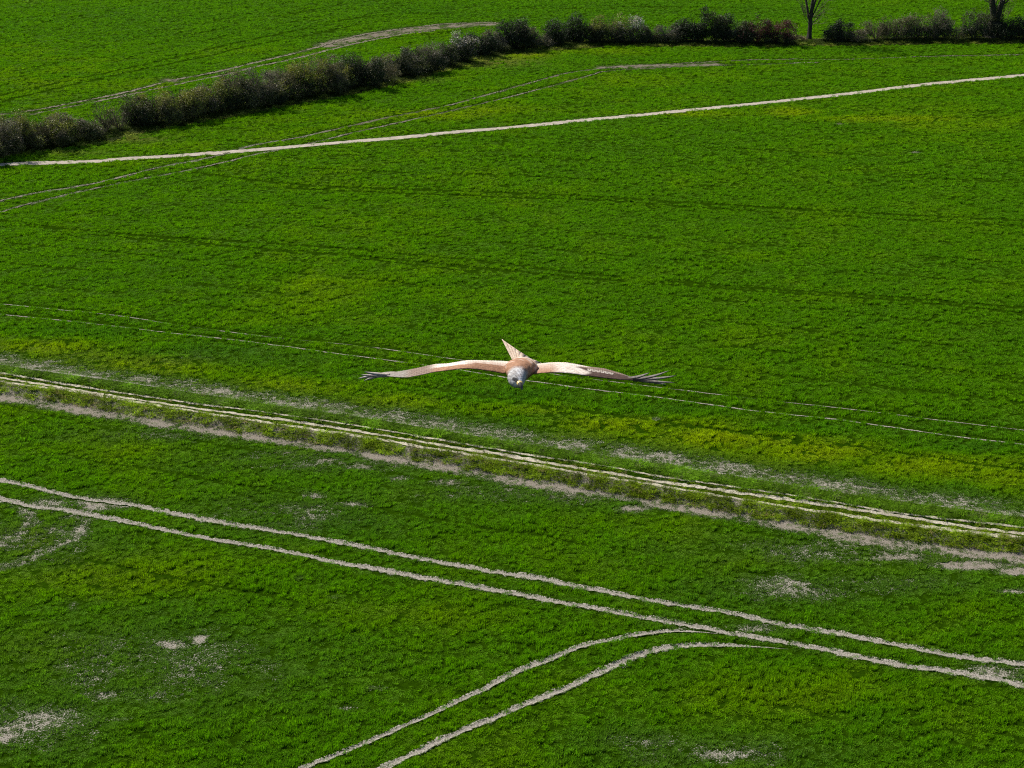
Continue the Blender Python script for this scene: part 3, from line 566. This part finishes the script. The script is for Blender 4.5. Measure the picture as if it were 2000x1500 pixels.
tree(1581, 80, 13, 2.9, [(-.30, .1, .85, .18, 9), (.02, -.1, 1.0, .23, 11), (.22, .12, 1.0, .18, 9), (.38, -.05, .9, .10, 8)], .30, "bare leafless tree with slender trunk dividing into upright limbs beside the dark red shrub", False, 5, "bare_tree")
tree(1941, 77, 14, 1.9, [(-.24, 0, .9, .46, 11), (.26, .05, .9, .44, 11)], 1.0, "thick ivy-clad tree whose black trunk forks into two upright limbs near the right edge", True, 9, "ivy_tree")

# ------------------------------------------------------------------ the bird of prey gliding towards the camera
D0 = 8.8
m, n, bs, out = new_mat("plumage"); M_bird = m
at_ = nd(n, "ShaderNodeAttribute", attribute_type='GEOMETRY', attribute_name="tone"); geo = nd(n, "ShaderNodeNewGeometry")
tc = nd(n, "ShaderNodeTexCoord"); f = ntex(n, 45, 4, .65, tc.outputs["Object"]); c = mixc(n, ramp(n, f, .35, .7), at_.outputs["Color"], tuple([.62, .55, .50]), 'MULTIPLY')
n.links.new(c, bs.inputs["Base Color"]); bs.inputs["Roughness"].default_value = .75; bs.inputs["Specular IOR Level"].default_value = .2; bump(n, f, bs, .5, .01)
M_horn, n, bs, out = new_mat("beak_horn"); g = nd(n, "ShaderNodeTexCoord"); n.links.new(mixc(n, ramp(n, ntex(n, 30, 2, .5, g.outputs["Object"]), .3, .7), (.05, .045, .04), (.11, .10, .08)), bs.inputs["Base Color"]); bs.inputs["Roughness"].default_value = .35
M_cere, n, bs, out = new_mat("beak_cere"); g = nd(n, "ShaderNodeTexCoord"); n.links.new(mixc(n, ramp(n, ntex(n, 30, 2, .5, g.outputs["Object"]), .3, .7), (.55, .42, .12), (.62, .5, .2)), bs.inputs["Base Color"]); bs.inputs["Roughness"].default_value = .5
M_eye, n, bs, out = new_mat("eye"); g = nd(n, "ShaderNodeTexCoord"); n.links.new(mixc(n, ramp(n, ntex(n, 40, 1, .5, g.outputs["Object"]), .3, .7), (.006, .006, .006), (.02, .015, .01)), bs.inputs["Base Color"]); bs.inputs["Roughness"].default_value = .15

BO = P(1012, 722, D0)
def interp(tab, x):
    tab = np.array(tab, float); o = np.argsort(tab[:, 0]); return np.array([np.interp(x, tab[o, 0], tab[o, k]) for k in range(1, tab.shape[1])]).T
RUST = np.array((.34, .185, .11)); CREAM = np.array((.80, .73, .66)); BROWN = np.array((.075, .042, .032)); GREY = np.array((.30, .28, .26)); DK = np.array((.10, .09, .085))
def wing(side):
    # px x : lead v, trail v, lead depth, chord m
    if side < 0:
        T = [(1012,728,709,.02,.30),(994,728,706,.00,.30),(981,729,705,-.02,.31),(962,725,704.5,-.05,.33),(930,720.5,703.5,-.08,.34),(914,719.5,703.5,-.09,.34),(898,720,706,-.10,.34),(874,723,710,-.10,.33),(850,726,711,-.08,.32),(818,733,718,-.05,.30),(796,737,722.5,-.02,.27),(775,736.5,726,.02,.22),(757,734.5,729,.06,.15),(742,732.5,730.5,.10,.08)]
    else:
        T = [(1012,728,710,.02,.30),(1030,731,712,.0,.30),(1042,730,711,-.02,.31),(1055,728.5,710,-.05,.33),(1074,727,708,-.08,.34),(1090,727,707.5,-.09,.34),(1106,728,708,-.10,.34),(1122,730,710.5,-.10,.34),(1149,734,716,-.09,.33),(1180,738,719.5,-.06,.31),(1213,741.5,729,-.02,.26),(1234,741.5,736.5,.04,.16),(1250,740,738,.08,.08)]
    T = sorted(T); xs_ = np.linspace(T[0][0], T[-1][0], 170); A = interp(T, xs_); nS = 34; V = []; Cc = []
    for i, x in enumerate(xs_):
        lv, tv, ld, ch = A[i]; lead = P(x, lv, D0 + ld); trail = P(x, tv, D0 + ld + ch); d = abs(x - 1012) / 300.
        cam_ = .010 * (ch / .34); thick = .030 * (ch / .34) * (1 - .35 * d)
        for j in range(nS * 2):
            topside = j < nS; s = (j / (nS - 1)) if topside else (1 - (j - nS) / (nS - 1))
            prof = 2.6 * (math.sqrt(max(s, 0)) * (1 - s)) * .55 + .04
            p = lead + (trail - lead) * s + cU * (cam_ * 4 * s * (1 - s) * .6 + (thick * prof * .45 if topside else -thick * prof * .7 * (1 - s)))
            if topside and s > .55: p = p + cU * .0005 * math.sin(i * 1.9 + s * 9)
            V.append(p - BO)
            nz = random.random(); row = int(s * 9); fx_ = abs(((i / 6.0 + row * .5) % 1.0) - .5) * 2; fr = s * 9 - row; scal = 1 - .32 * float(fr > .62 + .3 * (1 - fx_)) - .18 * float(fx_ < .12); sc_ = float(scal > .9)
            if side < 0:
                inner = RUST * (.9 + .3 * nz) * (1 - s) + (CREAM * 1.15) * s if s > .42 else RUST * (.8 + .3 * nz)
                k1 = float(sstep(.27, .36, d)); k2 = float(sstep(.50, .60, d)); k3 = float(sstep(.68, .75, d))
                midc = CREAM * (.85 + .3 * sc_) if s > .25 else RUST * 1.2; out_ = np.array((.23, .165, .135)) * (.85 + .3 * sc_)
                c = inner * (1 - k1) + midc * k1; c = c * (1 - k2) + out_ * k2; c = c * (1 - k3) + GREY * (.85 + .3 * nz) * k3
            else:
                inner = (RUST * 1.15 * (1 - s) + CREAM * s) * (.9 + .2 * nz); k1 = float(sstep(.20, .30, d)); k2 = float(sstep(.40 + .04 * math.sin(s * 9), .45 + .04 * math.sin(s * 9), d)); k3 = float(sstep(.66, .74, d))
                c = inner * (1 - k1) + CREAM * (.95 + .1 * nz) * k1; oc = BROWN * (.9 + .5 * nz) if s < .58 - .2 * abs(d - .6) else np.array((.25, .18, .145)) * (.8 + .35 * sc_)
                if .45 < d < .62 and .3 < s < .55 and sc_ > .55: oc = CREAM * .65
                c = c * (1 - k2) + oc * k2; c = c * (1 - k3) + (BROWN * .9 if s < .6 else GREY * .5) * k3
            if not topside: c = c * .0 + (np.array((.20, .12, .08)) if d < .45 else np.array((.12, .09, .08)))  # wing underside coloured darker, shade painted in
            if topside and s < .9: c = c * scal
            Cc.append(np.clip(c, .02, .9))
    R = nS * 2; F = []
    for i in range(len(xs_) - 1):
        a = np.arange(R); b = (a + 1) % R; F.append(np.stack([a + i * R, b + i * R, b + (i + 1) * R, a + (i + 1) * R], 1))
    F = np.vstack(F); F = F if side > 0 else F
    return np.array(V), F, np.array(Cc)
def body():
    R = [(.46,1022,703,4,3),(.40,1021,704,12,6),(.30,1021,707,20,10),(.20,1020,711,26,13),(.10,1019,715,30,16),(.03,1018,719,32,18),(-.02,1015,723,28,18),(-.06,1013,727,24,17.5),(-.09,1011,731,20.5,17),(-.12,1010,734.5,18.5,17.5),(-.15,1009,737,19.5,19),(-.18,1009,740,18.5,18),(-.205,1010,743,16,15.5),(-.225,1012,746.5,12,11.5),(-.237,1014,749,8,7.5),(-.243,1015,750.5,3,3)]
    R = np.array(R, float); t = np.linspace(0, len(R) - 1, 60); Q = np.array([np.interp(t, np.arange(len(R)), R[:, k]) for k in range(5)]).T; nS = 40; V = []; Cc = []
    for q, (dd, cx, cy, rx, ry) in enumerate(Q):
        if dd < -.1: rx *= .92; ry *= .93; cy += .5
        for k in range(nS):
            a = 2 * math.pi * k / nS; w_ = 1 + .03 * math.sin(a * 7 + q) * (dd > -.1)
            uu, vv = cx + rx * w_ * math.cos(a), cy - ry * w_ * math.sin(a); V.append(P(uu, vv, D0 + dd) - BO); nz = random.random(); up = math.sin(a)
            back = RUST * (.95 + .35 * nz) + (CREAM - RUST) * (.45 * (math.sin(a * 9 + q * 1.2) > .35)) * (dd > .0)
            if dd > .22: back = CREAM * (.85 + .15 * nz)
            head = np.array((.50, .51, .53)) * (.8 + .35 * nz) * (1.35 if abs(a - 1.2) < .5 else 1) * (.62 if math.sin(a * 13 + q * .8) > .55 else 1)  # brighter arc on top paints the light on the forehead
            k_ = float(sstep(-.045, -.10, dd)) if False else float(np.clip((-.085 - dd) / .035, 0, 1)); c = back * (1 - k_) + head * k_
            if up < -.2: c = c * .0 + (RUST * .6 * (1 - k_) + np.array((.45, .44, .43)) * k_)  # belly tone lowered to paint the shade underneath
            # dark streak through the eye towards the gape
            ex, ey = (uu - 1008) , (vv - 743); 
            if dd < -.12 and (ex * .85 + ey * .5) ** 2 / 70. + (-ex * .5 + ey * .85) ** 2 / 16. < 1: c = np.array((.06, .06, .065))
            Cc.append(np.clip(c, .03, .85))
    F = []
    for i in range(len(Q) - 1):
        a = np.arange(nS); b = (a + 1) % nS; F.append(np.stack([b + i * nS, a + i * nS, a + (i + 1) * nS, b + (i + 1) * nS], 1))
    F = np.vstack(F); caps = np.array([[0, 1, 2]]); return np.array(V), F, np.array(Cc)
Vb, Fb, Cb = body(); parts = [(Vb, Fb, Cb)] + [wing(s) for s in (-1, 1)]
V = []; F = []; Cc = []; off = 0
for a, b, c in parts: V.append(a); F.append(b + off); Cc.append(c); off += len(a)
bird = mesh_np("bird", np.vstack(V), np.vstack(F), M_bird, col=np.vstack(Cc), smooth=True); bird.location = BO
tag(bird, "rust and cream bird of prey with pale grey head gliding towards the camera, wings spread", "bird")
def feather(name, base, tip, wid, wv, c0, c1, bend=(0, 0, 0), barred=False):
    base = np.array(base); tip = np.array(tip); n_ = 14; V = []; Cc = []; bend = np.array(bend); wv = np.array(wv, float); wv /= np.linalg.norm(wv); ax = (tip - base); nn = np.cross(ax, wv); nn /= np.linalg.norm(nn)
    for k in range(n_ + 1):
        t = k / n_; p = base + ax * t + bend * 4 * t * (1 - t); w_ = wid * (.8 + .5 * t - 1.2 * t ** (3 if not barred else 7)) if t < 1 else wid * .06; w_ = max(w_, wid * .06)
        if barred: w_ = wid * (.55 + .45 * t)
        c = np.array(c0) * (1 - t) + np.array(c1) * t; bar = .78 if barred and k % 3 == 0 and t > .2 else 1
        for sgn, lift in ((-1, 0), (0, 1), (1, 0)):
            V.append(p + wv * w_ * sgn + nn * .002 * lift); Cc.append(c * (bar if sgn else bar * 1.1))
        V.append(p - nn * .0015); Cc.append(c * .7)
    F = []
    for k in range(n_):
        a = k * 4; F += [(a, a + 1, a + 5, a + 4), (a + 1, a + 2, a + 6, a + 5), (a + 2, a + 3, a + 7, a + 6), (a + 3, a, a + 4, a + 7)]
    F += [(3, 2, 1, 0), (n_ * 4, n_ * 4 + 1, n_ * 4 + 2, n_ * 4 + 3)]
    return mesh_np(name, np.array(V) - BO, np.array(F), M_bird, bird, col=np.clip(np.array(Cc), .02, .85), smooth=True)
wv = cU * .35 + cF * .93
# wing-tip fingers: base px, base depth, tip px, tip depth, bend (px up)
for (bu, bv, bd, tu, tv, td, bnd) in ((762,732,.08,712,726.5,.02,-.004),(764,733,.12,705,732,.06,-.004),(764,733,.15,700,739,.12,.006),(768,732,.18,711,743.5,.18,.010),(772,731,.2,718,738,.22,.006),(778,729,.22,730,733,.26,.004)):
    feather("wingtip_feather", P(bu, bv, D0 + bd), P(tu, tv, D0 + td), .0135, cU * .75 + cF * .66, (.42, .38, .35), (.36, .34, .33), cU * bnd)
for (bu, bv, bd, tu, tv, td, bnd) in ((1226,738,.08,1268,728,.00,-.008),(1222,739,.10,1306,724,.02,-.016),(1224,739.5,.14,1320,733.5,.08,-.010),(1226,740,.17,1317,747,.14,-.004),(1228,740,.20,1301,751,.2,.002),(1220,738,.22,1285,743,.26,.002)):
    feather("wingtip_feather", P(bu, bv, D0 + bd), P(tu, tv, D0 + td), .013, cU * .7 + cF * .7, (.13, .115, .105), (.20, .19, .18), cU * bnd)
# spread tail, tilted: outer feather highest on the left
TE = [(982.5,664),(990,669.5),(998,675),(1006,680.5),(1014,686),(1022,691),(1030,696),(1038,701),(1047,704.5),(1056,708)]
for k, (tu, tv) in enumerate(TE):
    t = k / 9.; bse = P(1002 + 32 * t, 704 + 6 * t, D0 + .38); tp = P(tu, tv, D0 + .66 - .06 * math.sin(math.pi * t)); nx_ = TE[min(k + 1, 9)]; pv = TE[max(k - 1, 0)]
    wdir = P(nx_[0], nx_[1], D0 + .62) - P(pv[0], pv[1], D0 + .62); cc = np.array((.72, .60, .49)) * (.93 if k % 2 else 1.05)
    feather("tail_feather", bse, tp, .028 if 0 < k < 9 else .010, wdir, cc, cc * np.array((.92, .9, .92)), (0, 0, 0), True)
# beak and eyes
def beak():
    R = [(-.238,1015,748.5,6.5,5.5),(-.252,1016,751,5,5),(-.262,1017.5,754,3.8,4),(-.268,1018.8,757,2.6,3),(-.270,1019.3,760,1.5,2),(-.268,1019.3,762.3,.4,.6)]
    V = []; nS = 12
    for dd, cx, cy, rx, ry in R:
        for k in range(nS): a = 2 * math.pi * k / nS; V.append(P(cx + rx * math.cos(a), cy - ry * math.sin(a), D0 + dd) - BO)
    def rings(i0, i1):
        F = []
        for i in range(i0, i1): a = np.arange(nS); b = (a + 1) % nS; F.append(np.stack([b + i * nS, a + i * nS, a + (i + 1) * nS, b + (i + 1) * nS], 1))
        return np.vstack(F)
    V = np.array(V); b = mesh_np("beak", V, rings(1, 5), M_horn, bird, smooth=True); mesh_np("cere", V, rings(0, 1), M_cere, b, smooth=True)
beak()
for (eu, ev, ed, er) in ((1004, 742.5, -.196, .0085), (1023.5, 741, -.172, .0085)):
    V = []; F = []; c = P(eu, ev, D0 + ed) - BO; nU, nV = 12, 8
    for j in range(nV + 1):
        for i in range(nU): a = 2 * math.pi * i / nU; b = math.pi * j / nV; V.append(c + er * np.array((math.sin(b) * math.cos(a), math.sin(b) * math.sin(a), math.cos(b))))
    for j in range(nV):
        for i in range(nU): F.append((j * nU + i, j * nU + (i + 1) % nU, (j + 1) * nU + (i + 1) % nU, (j + 1) * nU + i))
    mesh_np("eye", V, np.array(F), M_eye, bird, smooth=True)
